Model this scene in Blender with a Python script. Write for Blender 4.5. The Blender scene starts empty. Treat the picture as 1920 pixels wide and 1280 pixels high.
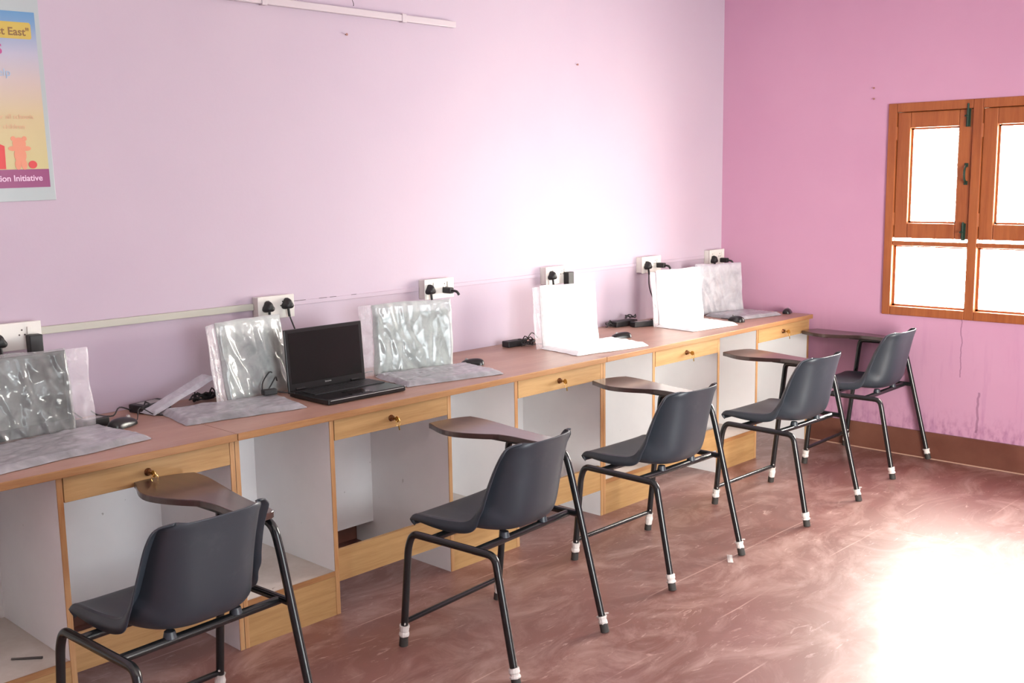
import bpy, bmesh, math, random
from mathutils import Vector, Matrix, noise

S = bpy.context.scene
COL = S.collection
R = math.radians
PI = math.pi

# ------------------------------------------------------------------ camera
cam_d = bpy.data.cameras.new('camera')
cam = bpy.data.objects.new('camera', cam_d)
COL.objects.link(cam)
S.camera = cam
cam_d.sensor_width = 36.0
cam_d.lens = 36.0 * 2001.17 / 1920.0
cam_d.clip_start = 0.02
cam_d.clip_end = 200
CP = Vector((-5.7252, -3.6499, 1.5577))
_yaw, _pit, _rol = 0.8086, -0.1509, -0.0154
_f = Vector((math.sin(_yaw) * math.cos(_pit), math.cos(_yaw) * math.cos(_pit), math.sin(_pit)))
_r = Vector((math.cos(_yaw), -math.sin(_yaw), 0))
_u = _r.cross(_f)
_r2 = math.cos(_rol) * _r + math.sin(_rol) * _u
_u2 = -math.sin(_rol) * _r + math.cos(_rol) * _u
_m = Matrix((_r2, _u2, -_f)).transposed().to_4x4()
_m.translation = CP
cam.matrix_world = _m

# ------------------------------------------------------------------ daylight and exposure
S.view_settings.view_transform = 'Standard'
S.view_settings.look = 'None'
S.view_settings.exposure = 0.0
S.view_settings.gamma = 1.0
S.view_settings.use_curve_mapping = False
SKY_GLOW, SKY_BASE, SKY_REAR = 88.0, 4.5, 35.0
W = bpy.data.worlds.new('overcast_sky')
S.world = W
W.use_nodes = True
_bg = W.node_tree.nodes['Background']
# hazy sky, far brighter on the sun's side, which the right-hand window faces
_wt = W.node_tree
_tc = _wt.nodes.new('ShaderNodeTexCoord')
_sx = _wt.nodes.new('ShaderNodeSeparateXYZ')
_wt.links.new(_tc.outputs['Generated'], _sx.inputs[0])
_mr = _wt.nodes.new('ShaderNodeMapRange')
_mr.interpolation_type = 'SMOOTHSTEP'
_mr.inputs['From Min'].default_value = 0.12
_mr.inputs['From Max'].default_value = 0.40
_wt.links.new(_sx.outputs['X'], _mr.inputs['Value'])
_gl = _wt.nodes.new('ShaderNodeMath')
_gl.operation = 'MULTIPLY_ADD'
_gl.inputs[1].default_value = SKY_GLOW
_gl.inputs[2].default_value = SKY_BASE
_wt.links.new(_mr.outputs[0], _gl.inputs[0])
_cm = _wt.nodes.new('ShaderNodeMix')
_cm.data_type = 'RGBA'
_cm.inputs[6].default_value = (0.87, 0.98, 1.04, 1)     # cool open sky
_cm.inputs[7].default_value = (1.0, 0.965, 0.86, 1)     # warmer on the sun's side
_wt.links.new(_cm.outputs[2], _bg.inputs['Color'])
# a second, softer bright quarter low behind the camera's left shoulder
_dt = _wt.nodes.new('ShaderNodeVectorMath')
_dt.operation = 'DOT_PRODUCT'
_dt.inputs[1].default_value = Vector((-0.52, -0.85, 0.08)).normalized()
_wt.links.new(_tc.outputs['Generated'], _dt.inputs[0])
_cl = _wt.nodes.new('ShaderNodeMath')
_cl.operation = 'MAXIMUM'
_cl.inputs[1].default_value = 0.0
_wt.links.new(_dt.outputs['Value'], _cl.inputs[0])
_pw = _wt.nodes.new('ShaderNodeMath')
_pw.operation = 'POWER'
_pw.inputs[1].default_value = 14.0
_wt.links.new(_cl.outputs[0], _pw.inputs[0])
_wf = _wt.nodes.new('ShaderNodeMath')
_wf.operation = 'MAXIMUM'
_wt.links.new(_pw.outputs[0], _wf.inputs[0])
_wt.links.new(_mr.outputs[0], _wf.inputs[1])
_wt.links.new(_wf.outputs[0], _cm.inputs[0])
_ma = _wt.nodes.new('ShaderNodeMath')
_ma.operation = 'MULTIPLY_ADD'
_ma.inputs[1].default_value = SKY_REAR
_wt.links.new(_pw.outputs[0], _ma.inputs[0])
_wt.links.new(_gl.outputs[0], _ma.inputs[2])
_wt.links.new(_ma.outputs[0], _bg.inputs['Strength'])
S.cycles.use_denoising = True
S.cycles.max_bounces = 10
S.cycles.diffuse_bounces = 6
S.cycles.transparent_max_bounces = 24
S.cycles.sample_clamp_indirect = 12

# room extents: wall_back y=0, wall_right x=0
RX0, RY0, RZ1 = -7.6, -5.4, 3.0
WIN = (-2.46, -1.055, 0.782, 1.93)      # right wall window: y0, y1, z0, z1
FILL_DOOR = (-4.5, -2.1, 0.0, 2.35)         # unseen doorway added for fill daylight in the front wall, behind the camera: x0, x1, z0, z1


def portal(loc, rot, sx, sy):
    d = bpy.data.lights.new('sky_portal', 'AREA')
    d.shape = 'RECTANGLE'
    d.size, d.size_y = sx, sy
    d.cycles.is_portal = True
    o = bpy.data.objects.new('sky_portal', d)
    o.location, o.rotation_euler = loc, rot
    COL.objects.link(o)


portal((0.20, (WIN[0] + WIN[1]) / 2, (WIN[2] + WIN[3]) / 2), (0, R(90), 0), WIN[3] - WIN[2], WIN[1] - WIN[0])
for w in (FILL_DOOR,):
    portal(((w[0] + w[1]) / 2, RY0 - 0.22, (w[2] + w[3]) / 2), (R(90), 0, 0), w[1] - w[0], w[3] - w[2])


# ------------------------------------------------------------------ materials
def srgb(r, g, b):
    f = lambda c: (c / 255 / 12.92) if c / 255 <= 0.04045 else ((c / 255 + 0.055) / 1.055) ** 2.4
    return (f(r), f(g), f(b), 1)


MATS = {}


def mat(name, col, rough=0.5, metal=0.0, spec=0.5, coat=0.0, coat_rough=0.1):
    m = bpy.data.materials.new(name)
    m.use_nodes = True
    b = m.node_tree.nodes['Principled BSDF']
    b.inputs['Base Color'].default_value = col
    b.inputs['Roughness'].default_value = rough
    b.inputs['Metallic'].default_value = metal
    b.inputs['Specular IOR Level'].default_value = spec
    b.inputs['Coat Weight'].default_value = coat
    b.inputs['Coat Roughness'].default_value = coat_rough
    MATS[name] = m
    return m


class NT:
    """small helper for building node chains"""
    def __init__(s, m):
        s.t = m.node_tree
        s.b = s.t.nodes['Principled BSDF']

    def n(s, typ, **kw):
        x = s.t.nodes.new(typ)
        for k, v in kw.items():
            if k.startswith('i_'):
                x.inputs[k[2:].replace('_', ' ')].default_value = v
            else:
                setattr(x, k, v)
        return x

    def l(s, a, b):
        s.t.links.new(a, b)

    def coord(s, scale=(1, 1, 1), kind='Object', loc=(0, 0, 0), rot=(0, 0, 0)):
        c = s.n('ShaderNodeTexCoord')
        m = s.n('ShaderNodeMapping')
        m.inputs['Scale'].default_value = scale
        m.inputs['Location'].default_value = loc
        m.inputs['Rotation'].default_value = rot
        s.l(c.outputs[kind], m.inputs['Vector'])
        return m.outputs['Vector']

    def noise(s, vec, scale, detail=4, rough=0.55, dist=0.0):
        x = s.n('ShaderNodeTexNoise')
        x.inputs['Scale'].default_value = scale
        x.inputs['Detail'].default_value = detail
        x.inputs['Roughness'].default_value = rough
        x.inputs['Distortion'].default_value = dist
        s.l(vec, x.inputs['Vector'])
        return x.outputs['Fac']

    def ramp(s, fac, stops):
        x = s.n('ShaderNodeValToRGB')
        e = x.color_ramp.elements
        while len(e) < len(stops):
            e.new(0.5)
        for el, (p, c) in zip(e, stops):
            el.position = p
            el.color = c if isinstance(c, tuple) else (c, c, c, 1)
        s.l(fac, x.inputs['Fac'])
        return x.outputs['Color']

    def mix(s, fac, a, b, mode='MIX'):
        x = s.n('ShaderNodeMix', data_type='RGBA', blend_type=mode)
        for sock, v in ((x.inputs[0], fac), (x.inputs[6], a), (x.inputs[7], b)):
            if hasattr(v, 'is_linked'):
                s.l(v, sock)
            else:
                sock.default_value = v
        return x.outputs[2]

    def math(s, op, a, b=0.0):
        x = s.n('ShaderNodeMath', operation=op)
        for sock, v in ((x.inputs[0], a), (x.inputs[1], b)):
            if hasattr(v, 'is_linked'):
                s.l(v, sock)
            else:
                sock.default_value = v
        return x.outputs[0]

    def bump(s, h, strength=0.2, dist=0.01):
        x = s.n('ShaderNodeBump')
        x.inputs['Strength'].default_value = strength
        x.inputs['Distance'].default_value = dist
        s.l(h, x.inputs['Height'])
        s.l(x.outputs['Normal'], s.b.inputs['Normal'])


def wall_paint(name, base, dark, streaks):
    m = mat(name, base, 0.62, spec=0.3)
    q = NT(m)
    v = q.coord()
    n1 = q.noise(v, 1.3, 5)
    c = q.mix(q.ramp(n1, [(0.35, 0.0), (0.75, 1.0)]), base, dark)
    if streaks:
        sv = q.coord(scale=(1, 9, 1.0))
        st = q.ramp(q.noise(sv, 2.2, 4, 0.6), [(0.54, 0.0), (0.74, 0.5)])
        sep = q.n('ShaderNodeSeparateXYZ')
        q.l(q.coord(), sep.inputs[0])
        low = q.n('ShaderNodeMapRange', clamp=True)
        low.inputs['From Min'].default_value = 0.85
        low.inputs['From Max'].default_value = 0.15
        q.l(sep.outputs['Z'], low.inputs['Value'])
        c = q.mix(q.math('MULTIPLY', st, low.outputs[0]), c, srgb(146, 92, 138))
        # a ragged dirty band just above the skirting
        edge = q.n('ShaderNodeMapRange', clamp=True)
        edge.inputs['From Min'].default_value = 0.30
        edge.inputs['From Max'].default_value = 0.16
        q.l(sep.outputs['Z'], edge.inputs['Value'])
        e2 = q.math('MULTIPLY', edge.outputs[0], q.ramp(q.noise(q.coord(scale=(1, 4, 2)), 9, 4), [(0.45, 0.0), (0.7, 0.55)]))
        c = q.mix(e2, c, srgb(120, 62, 100))
        # hairline cracks running down from the window
        for yc, z1, z0, w in ((-1.50, 0.80, 0.47, 0.0032), (-1.60, 0.40, 0.18, 0.006)):
            wob = q.math('MULTIPLY', q.math('SUBTRACT', q.noise(q.coord(scale=(1, 0.01, 1)), 9, 3), 0.5), 0.05)
            d = q.math('ABSOLUTE', q.math('SUBTRACT', q.math('ADD', sep.outputs['Y'], wob), yc))
            on = q.math('LESS_THAN', d, w)
            on = q.math('MULTIPLY', on, q.math('LESS_THAN', sep.outputs['Z'], z1))
            on = q.math('MULTIPLY', on, q.math('GREATER_THAN', sep.outputs['Z'], z0))
            c = q.mix(q.math('MULTIPLY', on, 0.45), c, srgb(96, 52, 84))
    q.l(c, q.b.inputs['Base Color'])
    q.bump(q.noise(v, 60, 3), 0.08, 0.004)
    return m


wall_paint('long_wall_paint', srgb(188, 173, 187), srgb(183, 167, 183), False)
wall_paint('end_wall_paint', srgb(194, 148, 174), srgb(188, 140, 168), True)
mat('ceiling_white', srgb(232, 228, 228), 0.7)


def floor_mat():
    m = mat('red_oxide_floor', srgb(125, 52, 40), 0.3)
    q = NT(m)
    v = q.coord()
    base = q.mix(q.ramp(q.noise(v, 1.1, 6, 0.6, 0.4), [(0.3, 0.0), (0.7, 1.0)]), srgb(110, 64, 55), srgb(136, 94, 87))
    # dusty scuffs
    scuff = q.ramp(q.noise(q.coord(scale=(1, 1.6, 1)), 2.6, 9, 0.68, 1.4), [(0.46, 0.0), (0.72, 0.62)])
    base = q.mix(scuff, base, srgb(190, 158, 150))
    scr = q.ramp(q.noise(q.coord(scale=(1.2, 5, 1), rot=(0, 0, 0.5)), 5, 8, 0.7, 2.2), [(0.60, 0.0), (0.68, 0.55)])
    base = q.mix(scr, base, srgb(206, 176, 166))
    # joints cast into the floor
    sep = q.n('ShaderNodeSeparateXYZ')
    q.l(v, sep.inputs[0])
    tot = None
    for ax, off, per in (('Y', 0.305, 0.305), ('X', 0.06, 2.44)):
        wob = q.math('MULTIPLY', q.math('SUBTRACT', q.noise(q.coord(), 2.0, 2), 0.5), 0.02)
        a = q.math('ADD', q.math('ADD', sep.outputs[ax], off + 40 * per), wob)
        d = q.math('ABSOLUTE', q.math('SUBTRACT', q.math('MODULO', a, per), per / 2))
        on = q.math('LESS_THAN', d, 0.0028)
        tot = on if tot is None else q.math('MAXIMUM', tot, on)
    gate = q.ramp(q.noise(q.coord(), 1.7, 3), [(0.50, 0.0), (0.62, 0.5)])
    base = q.mix(q.math('MULTIPLY', tot, gate), base, srgb(210, 176, 164))
    q.l(base, q.b.inputs['Base Color'])
    rr = q.ramp(q.noise(v, 3.0, 6, 0.6), [(0.3, 0.38), (0.7, 0.52)])
    q.l(rr, q.b.inputs['Roughness'])
    q.b.inputs['Specular IOR Level'].default_value = 0.7
    q.b.inputs['Coat Weight'].default_value = 0.2
    q.b.inputs['Coat Roughness'].default_value = 0.12
    q.bump(q.noise(v, 18, 4), 0.05, 0.003)


floor_mat()


def wood(name, c1, c2, axis='X', rough=0.42, scale=1.0, spec=0.4, coat=0.0):
    m = mat(name, c1, rough, spec=spec, coat=coat)
    q = NT(m)
    sc = {'X': (0.6, 9, 9), 'Z': (9, 9, 0.6), 'Y': (9, 0.6, 9)}[axis]
    v = q.coord(scale=tuple(k * scale for k in sc))
    n = q.noise(v, 3.2, 6, 0.62, 0.6)
    fine = q.noise(q.coord(scale=tuple(k * scale * 4 for k in sc)), 5, 3, 0.6)
    f = q.math('ADD', q.math('MULTIPLY', n, 0.7), q.math('MULTIPLY', fine, 0.3))
    q.l(q.ramp(f, [(0.34, c1), (0.52, tuple((a + b) / 2 for a, b in zip(c1, c2))), (0.68, c2)]), q.b.inputs['Base Color'])
    return m


wood('tan_laminate', srgb(178, 142, 96), srgb(150, 112, 70), 'X')
wood('lipping_wood', srgb(186, 150, 108), srgb(158, 104, 60), 'Z')
wood('edge_wood', srgb(166, 124, 82), srgb(134, 88, 52), 'X')
wood('tablet_wood', srgb(70, 46, 40), srgb(48, 31, 28), 'Y', 0.3, 1.0, 0.8, 0.5)
wood('window_wood', srgb(164, 96, 54), srgb(134, 70, 38), 'Z', 0.38)
wood('window_wood_cross', srgb(164, 96, 54), srgb(134, 70, 38), 'Y', 0.38)


def top_mat():
    m = mat('rose_laminate_top', srgb(196, 150, 136), 0.38, spec=0.5)
    q = NT(m)
    v = q.coord(scale=(0.7, 5, 5))
    c = q.ramp(q.noise(v, 3, 6, 0.6), [(0.3, srgb(154, 118, 103)), (0.7, srgb(174, 138, 122))])
    dust = q.ramp(q.noise(q.coord(), 5, 6, 0.7), [(0.5, 0.0), (0.8, 0.3)])
    q.l(q.mix(dust, c, srgb(186, 166, 158)), q.b.inputs['Base Color'])


top_mat()


def panel_mat():
    m = mat('white_laminate', srgb(214, 212, 216), 0.5, spec=0.35)
    q = NT(m)
    v = q.coord()
    c = q.ramp(q.noise(v, 4, 5), [(0.3, srgb(238, 238, 239)), (0.8, srgb(228, 228, 230))])
    spots = q.ramp(q.noise(v, 34, 2, 0.5), [(0.76, 0.0), (0.80, 0.55)])
    q.l(q.mix(spots, c, srgb(120, 108, 100)), q.b.inputs['Base Color'])


panel_mat()


def shelf_mat():
    m = mat('dusty_shelf', srgb(196, 186, 178), 0.6, spec=0.3)
    q = NT(m)
    v = q.coord()
    c = q.ramp(q.noise(v, 5, 7, 0.65), [(0.3, srgb(176, 164, 154)), (0.7, srgb(206, 198, 192))])
    spots = q.ramp(q.noise(v, 26, 2, 0.5), [(0.73, 0.0), (0.77, 0.7)])
    q.l(q.mix(spots, c, srgb(96, 70, 60)), q.b.inputs['Base Color'])


shelf_mat()


def skirting_mat():
    m = mat('brown_skirting', srgb(120, 66, 46), 0.38, spec=0.5)
    q = NT(m)
    c = q.ramp(q.noise(q.coord(), 3.5, 6, 0.6), [(0.3, srgb(92, 52, 42)), (0.75, srgb(118, 76, 62))])
    q.l(c, q.b.inputs['Base Color'])


skirting_mat()
mat('grout_line', srgb(176, 140, 122), 0.7)


def chair_plastic():
    m = mat('slate_plastic', srgb(84, 92, 99), 0.42, spec=0.6)
    q = NT(m)
    c = q.ramp(q.noise(q.coord(), 3, 5), [(0.3, srgb(44, 51, 60)), (0.8, srgb(51, 58, 67))])
    dust = q.ramp(q.noise(q.coord(), 9, 8, 0.7), [(0.55, 0.0), (0.85, 0.25)])
    q.l(q.mix(dust, c, srgb(110, 112, 114)), q.b.inputs['Base Color'])
    q.bump(q.noise(q.coord(), 220, 2), 0.06, 0.001)


chair_plastic()
mat('black_enamel', srgb(24, 26, 28), 0.22, spec=0.6)
mat('black_rubber', srgb(52, 48, 46), 0.7)
mat('white_film', srgb(214, 208, 204), 0.4)
mat('bracket_metal', srgb(30, 26, 26), 0.4)
mat('brass', srgb(196, 160, 96), 0.28, metal=1.0)
mat('dark_brass', srgb(110, 72, 44), 0.35, metal=0.8)
mat('gloss_black', srgb(22, 21, 23), 0.28, spec=0.5)
mat('screen_black', srgb(26, 26, 25), 0.16, spec=0.5)
mat('key_black', srgb(30, 31, 34), 0.4)
mat('matt_black', srgb(26, 25, 27), 0.5)
mat('cable_black', srgb(30, 29, 30), 0.45)
mat('grey_plastic', srgb(150, 146, 146), 0.4)
mat('mark_silver', srgb(170, 170, 170), 0.3)
mat('switch_white', srgb(216, 213, 207), 0.35)
mat('trunking_white', srgb(178, 177, 166), 0.45)
mat('batten_white', srgb(196, 186, 192), 0.4)
mat('slot_dark', srgb(70, 62, 60), 0.6)
mat('bolt_green', srgb(38, 62, 50), 0.4, metal=0.3)
mat('nail_brown', srgb(150, 104, 92), 0.6)


def film(name, col, opacity, rough=0.22, trans_spec=0.5):
    """clear or milky plastic film: part of the light passes straight through"""
    m = mat(name, col, rough, spec=trans_spec)
    q = NT(m)
    tr = q.n('ShaderNodeBsdfTransparent')
    mx = q.n('ShaderNodeMixShader')
    v = q.coord()
    f = q.ramp(q.noise(v, 14, 5, 0.6, 0.8), [(0.3, max(0.0, opacity - 0.14)), (0.7, min(1.0, opacity + 0.14))])
    lw = q.n('ShaderNodeLayerWeight')
    lw.inputs['Blend'].default_value = 0.35
    add = q.math('MINIMUM', q.math('ADD', f, q.math('MULTIPLY', lw.outputs['Facing'], 0.5)), 1.0)
    q.l(add, mx.inputs[0])
    q.l(tr.outputs[0], mx.inputs[1])
    q.l(q.b.outputs[0], mx.inputs[2])
    out = [n for n in q.t.nodes if n.type == 'OUTPUT_MATERIAL'][0]
    q.l(mx.outputs[0], out.inputs['Surface'])
    return m


film('sleeve_underlit', srgb(180, 184, 184), 0.26, 0.12, 0.9)  # silvery film thinned to come out dark, imitating weak light
film('film_mid', srgb(176, 176, 182), 0.5, 0.2, 0.7)
film('sleeve_silver', srgb(200, 208, 206), 0.56, 0.12, 0.9)
film('sleeve_overlit', srgb(244, 247, 248), 0.88, 0.3)  # silvery film whitened and made opaque, imitating overexposure
film('sleeve_grey', srgb(196, 196, 204), 0.6, 0.25)
film('clear_film', srgb(236, 232, 236), 0.2, 0.14)
film('window_glass', srgb(240, 246, 246), 0.05, 0.03)


# ------------------------------------------------------------------ mesh helpers
def box(bm, x0, x1, y0, y1, z0, z1, mi=0):
    vs = [bm.verts.new(p) for p in ((x0, y0, z0), (x1, y0, z0), (x1, y1, z0), (x0, y1, z0),
                                    (x0, y0, z1), (x1, y0, z1), (x1, y1, z1), (x0, y1, z1))]
    for f in ((3, 2, 1, 0), (4, 5, 6, 7), (0, 1, 5, 4), (1, 2, 6, 5), (2, 3, 7, 6), (3, 0, 4, 7)):
        bm.faces.new([vs[i] for i in f]).material_index = mi


def boxes(*bs):
    bm = bmesh.new()
    for b in bs:
        box(bm, *b)
    return bm


def smooth_path(pts, step=0.012, closed=False):
    """Catmull-Rom through points"""
    P = [Vector(p) for p in pts]
    n = len(P)
    out = []
    rng = range(n) if closed else range(n - 1)
    for i in rng:
        p1, p2 = P[i], P[(i + 1) % n]
        p0 = P[(i - 1) % n] if (closed or i > 0) else p1 + (p1 - p2)
        p3 = P[(i + 2) % n] if (closed or i + 2 < n) else p2 + (p2 - p1)
        k = max(2, min(14, int((p2 - p1).length / step)))
        for j in range(k):
            t = j / k
            out.append(0.5 * ((2 * p1) + (-p0 + p2) * t + (2 * p0 - 5 * p1 + 4 * p2 - p3) * t * t + (-p0 + 3 * p1 - 3 * p2 + p3) * t ** 3))
    if not closed:
        out.append(P[-1])
    return out


def fillet(pts, r, seg=7):
    """polyline with rounded corners"""
    P = [Vector(p) for p in pts]
    out = [P[0]]
    for i in range(1, len(P) - 1):
        a, b, c = P[i - 1], P[i], P[i + 1]
        d1, d2 = (a - b), (c - b)
        rr = min(r, d1.length * 0.49, d2.length * 0.49)
        s, e = b + d1.normalized() * rr, b + d2.normalized() * rr
        for k in range(seg + 1):
            t = k / seg
            out.append((1 - t) ** 2 * s + 2 * t * (1 - t) * b + t * t * e)
    out.append(P[-1])
    return out


def tube(bm, pts, r, seg=12, cap=True, squash=1.0):
    pts = [Vector(p) for p in pts]
    q = [pts[0]]
    for p in pts[1:]:
        if (p - q[-1]).length > 1e-5:
            q.append(p)
    pts = q
    rings = []
    t0 = (pts[1] - pts[0]).normalized()
    ref = Vector((0, 0, 1)) if abs(t0.z) < 0.9 else Vector((1, 0, 0))
    nrm = t0.cross(ref).normalized()
    for i, p in enumerate(pts):
        a = pts[max(i - 1, 0)]
        b = pts[min(i + 1, len(pts) - 1)]
        t = (b - a).normalized()
        nrm = (nrm - t * nrm.dot(t)).normalized()
        bn = t.cross(nrm)
        rr = r[i] if isinstance(r, (list, tuple)) else r
        rings.append([bm.verts.new(p + (math.cos(2 * PI * k / seg) * nrm + math.sin(2 * PI * k / seg) * bn * squash) * rr) for k in range(seg)])
    for A, B in zip(rings, rings[1:]):
        for k in range(seg):
            bm.faces.new((A[k], A[(k + 1) % seg], B[(k + 1) % seg], B[k]))
    if cap:
        bm.faces.new(rings[0][::-1])
        bm.faces.new(rings[-1])


def tube_bm(pts, r, seg=12):
    bm = bmesh.new()
    tube(bm, pts, r, seg)
    return bm


def prism(bm, poly, z0, z1, axis='z'):
    """extrude a 2-D outline; axis z: (x,y); axis y: (x,z) extruded along y"""
    mk = (lambda a, b, c: (a, b, c)) if axis == 'z' else (lambda a, b, c: (a, c, b))
    A = [bm.verts.new(mk(x, y, z0)) for x, y in poly]
    B = [bm.verts.new(mk(x, y, z1)) for x, y in poly]
    n = len(poly)
    bm.faces.new(A[::-1])
    bm.faces.new(B)
    for i in range(n):
        bm.faces.new((A[i], A[(i + 1) % n], B[(i + 1) % n], B[i]))


def lathe(bm, prof, seg=20, centre=(0, 0, 0), axis='z'):
    cx, cy, cz = centre
    rings = []
    for r, h in prof:
        ring = []
        for k in range(seg):
            a = 2 * PI * k / seg
            u, v = r * math.cos(a), r * math.sin(a)
            p = {'z': (cx + u, cy + v, cz + h), 'y': (cx + u, cy + h, cz + v), 'x': (cx + h, cy + u, cz + v)}[axis]
            ring.append(bm.verts.new(p))
        rings.append(ring)
    for A, B in zip(rings, rings[1:]):
        for k in range(seg):
            bm.faces.new((A[k], A[(k + 1) % seg], B[(k + 1) % seg], B[k]))
    bm.faces.new(rings[0][::-1])
    bm.faces.new(rings[-1])


def obj(name, bm, material, parent=None, smooth=False, bevel=0.0, loc=None, rot=None):
    me = bpy.data.meshes.new(name)
    bmesh.ops.recalc_face_normals(bm, faces=bm.faces)
    bm.to_mesh(me)
    bm.free()
    mats = material if isinstance(material, (list, tuple)) else [material]
    for k in mats:
        me.materials.append(MATS[k])
    if smooth:
        for p in me.polygons:
            p.use_smooth = True
        try:
            me.set_sharp_from_angle(angle=R(40))
        except Exception:
            pass
    o = bpy.data.objects.new(name, me)
    COL.objects.link(o)
    if parent is not None:
        o.parent = parent
    if loc is not None:
        o.location = loc
    if rot is not None:
        o.rotation_euler = rot
    if bevel:
        b = o.modifiers.new('bevel', 'BEVEL')
        b.width = bevel
        b.segments = 2
        b.limit_method = 'ANGLE'
    return o


def thing(name, label, cat, loc=(0, 0, 0), rotz=0.0, group=None):
    o = bpy.data.objects.new(name, None)
    o.empty_display_size = 0.05
    COL.objects.link(o)
    o.location = loc
    o.rotation_euler = (0, 0, rotz)
    o['label'] = label
    o['category'] = cat
    if group:
        o['group'] = group
    return o


def tag(o, label, cat, group=None):
    o['label'] = label
    o['category'] = cat
    if group:
        o['group'] = group
    return o


def struct(name, bm, m, parent=None, **kw):
    o = obj(name, bm, m, parent, **kw)
    if parent is None:
        o['kind'] = 'structure'
    return o


def dup(root, loc, rotz, label):
    def rec(o, par):
        c = o.copy()
        COL.objects.link(c)
        if par is not None:
            c.parent = par
        for ch in o.children:
            rec(ch, c)
        return c
    r = rec(root, None)
    r.location = loc
    r.rotation_euler = (0, 0, rotz)
    r['label'] = label
    return r


def text_mesh(name, body, size, material, parent, loc, rot, extrude=0.0005, align='CENTER', shear=0.0, bold=0.0):
    cu = bpy.data.curves.new(name, 'FONT')
    cu.body = body
    cu.size = size
    cu.extrude = extrude
    cu.align_x = align
    cu.shear = shear
    cu.offset = bold
    t = bpy.data.objects.new(name, cu)
    COL.objects.link(t)
    bpy.context.view_layer.update()
    me = bpy.data.meshes.new_from_object(t)
    COL.objects.unlink(t)
    bpy.data.objects.remove(t)
    me.name = name
    me.materials.clear()
    me.materials.append(MATS[material])
    o = bpy.data.objects.new(name, me)
    COL.objects.link(o)
    o.parent = parent
    o.location = loc
    o.rotation_euler = rot
    return o


# ------------------------------------------------------------------ room shell
T = 0.22
struct('floor', boxes((RX0 - T, T, RY0 - T, T, -0.15, 0)), 'red_oxide_floor')
struct('ceiling', boxes((RX0 - T, T, RY0 - T, T, RZ1, RZ1 + 0.15)), 'ceiling_white')
struct('wall_back', boxes((RX0 - T, T, 0, T, 0, RZ1)), 'long_wall_paint')


def wall_with_holes(name, axis, pos0, pos1, a0, a1, holes, m):
    """axis 'x': wall plane spans y (a) and z; holes (a0,a1,z0,z1)"""
    bm = bmesh.new()
    hs = sorted(holes)

    def bx(u0, u1, z0, z1):
        if u1 - u0 < 1e-4 or z1 - z0 < 1e-4:
            return
        if axis == 'x':
            box(bm, pos0, pos1, u0, u1, z0, z1)
        else:
            box(bm, u0, u1, pos0, pos1, z0, z1)
    cur = a0
    for h0, h1, z0, z1 in hs:
        bx(cur, h0, 0, RZ1)
        bx(h0, h1, 0, z0)
        bx(h0, h1, z1, RZ1)
        cur = h1
    bx(cur, a1, 0, RZ1)
    return struct(name, bm, m)


wall_with_holes('wall_right', 'x', 0, T, RY0 - T, 0, [WIN], 'end_wall_paint')
struct('wall_left', boxes((RX0 - T, RX0, RY0 - T, 0, 0, RZ1)), 'long_wall_paint')
wall_with_holes('wall_front', 'y', RY0 - T, RY0, RX0, 0, [FILL_DOOR], 'long_wall_paint')

# unseen wall added outside the doorway, to block the bright side of the sky
struct('wall_sky_block', boxes((FILL_DOOR[1] + 0.15, FILL_DOOR[1] + 0.37, RY0 - 10.0, RY0 - T, 0, 3.4)), 'ceiling_white')

# skirtings with a pale cement joint where they meet the floor
struct('baseboard_right', boxes((-0.014, 0.0, RY0, 0, 0, 0.148)), 'brown_skirting', bevel=0.003)
struct('baseboard_back', boxes((RX0, -0.014, -0.014, 0, 0, 0.148)), 'brown_skirting', bevel=0.003)
struct('trim_1', boxes((-0.019, -0.014, RY0, -0.014, 0, 0.005)), 'grout_line')

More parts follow.
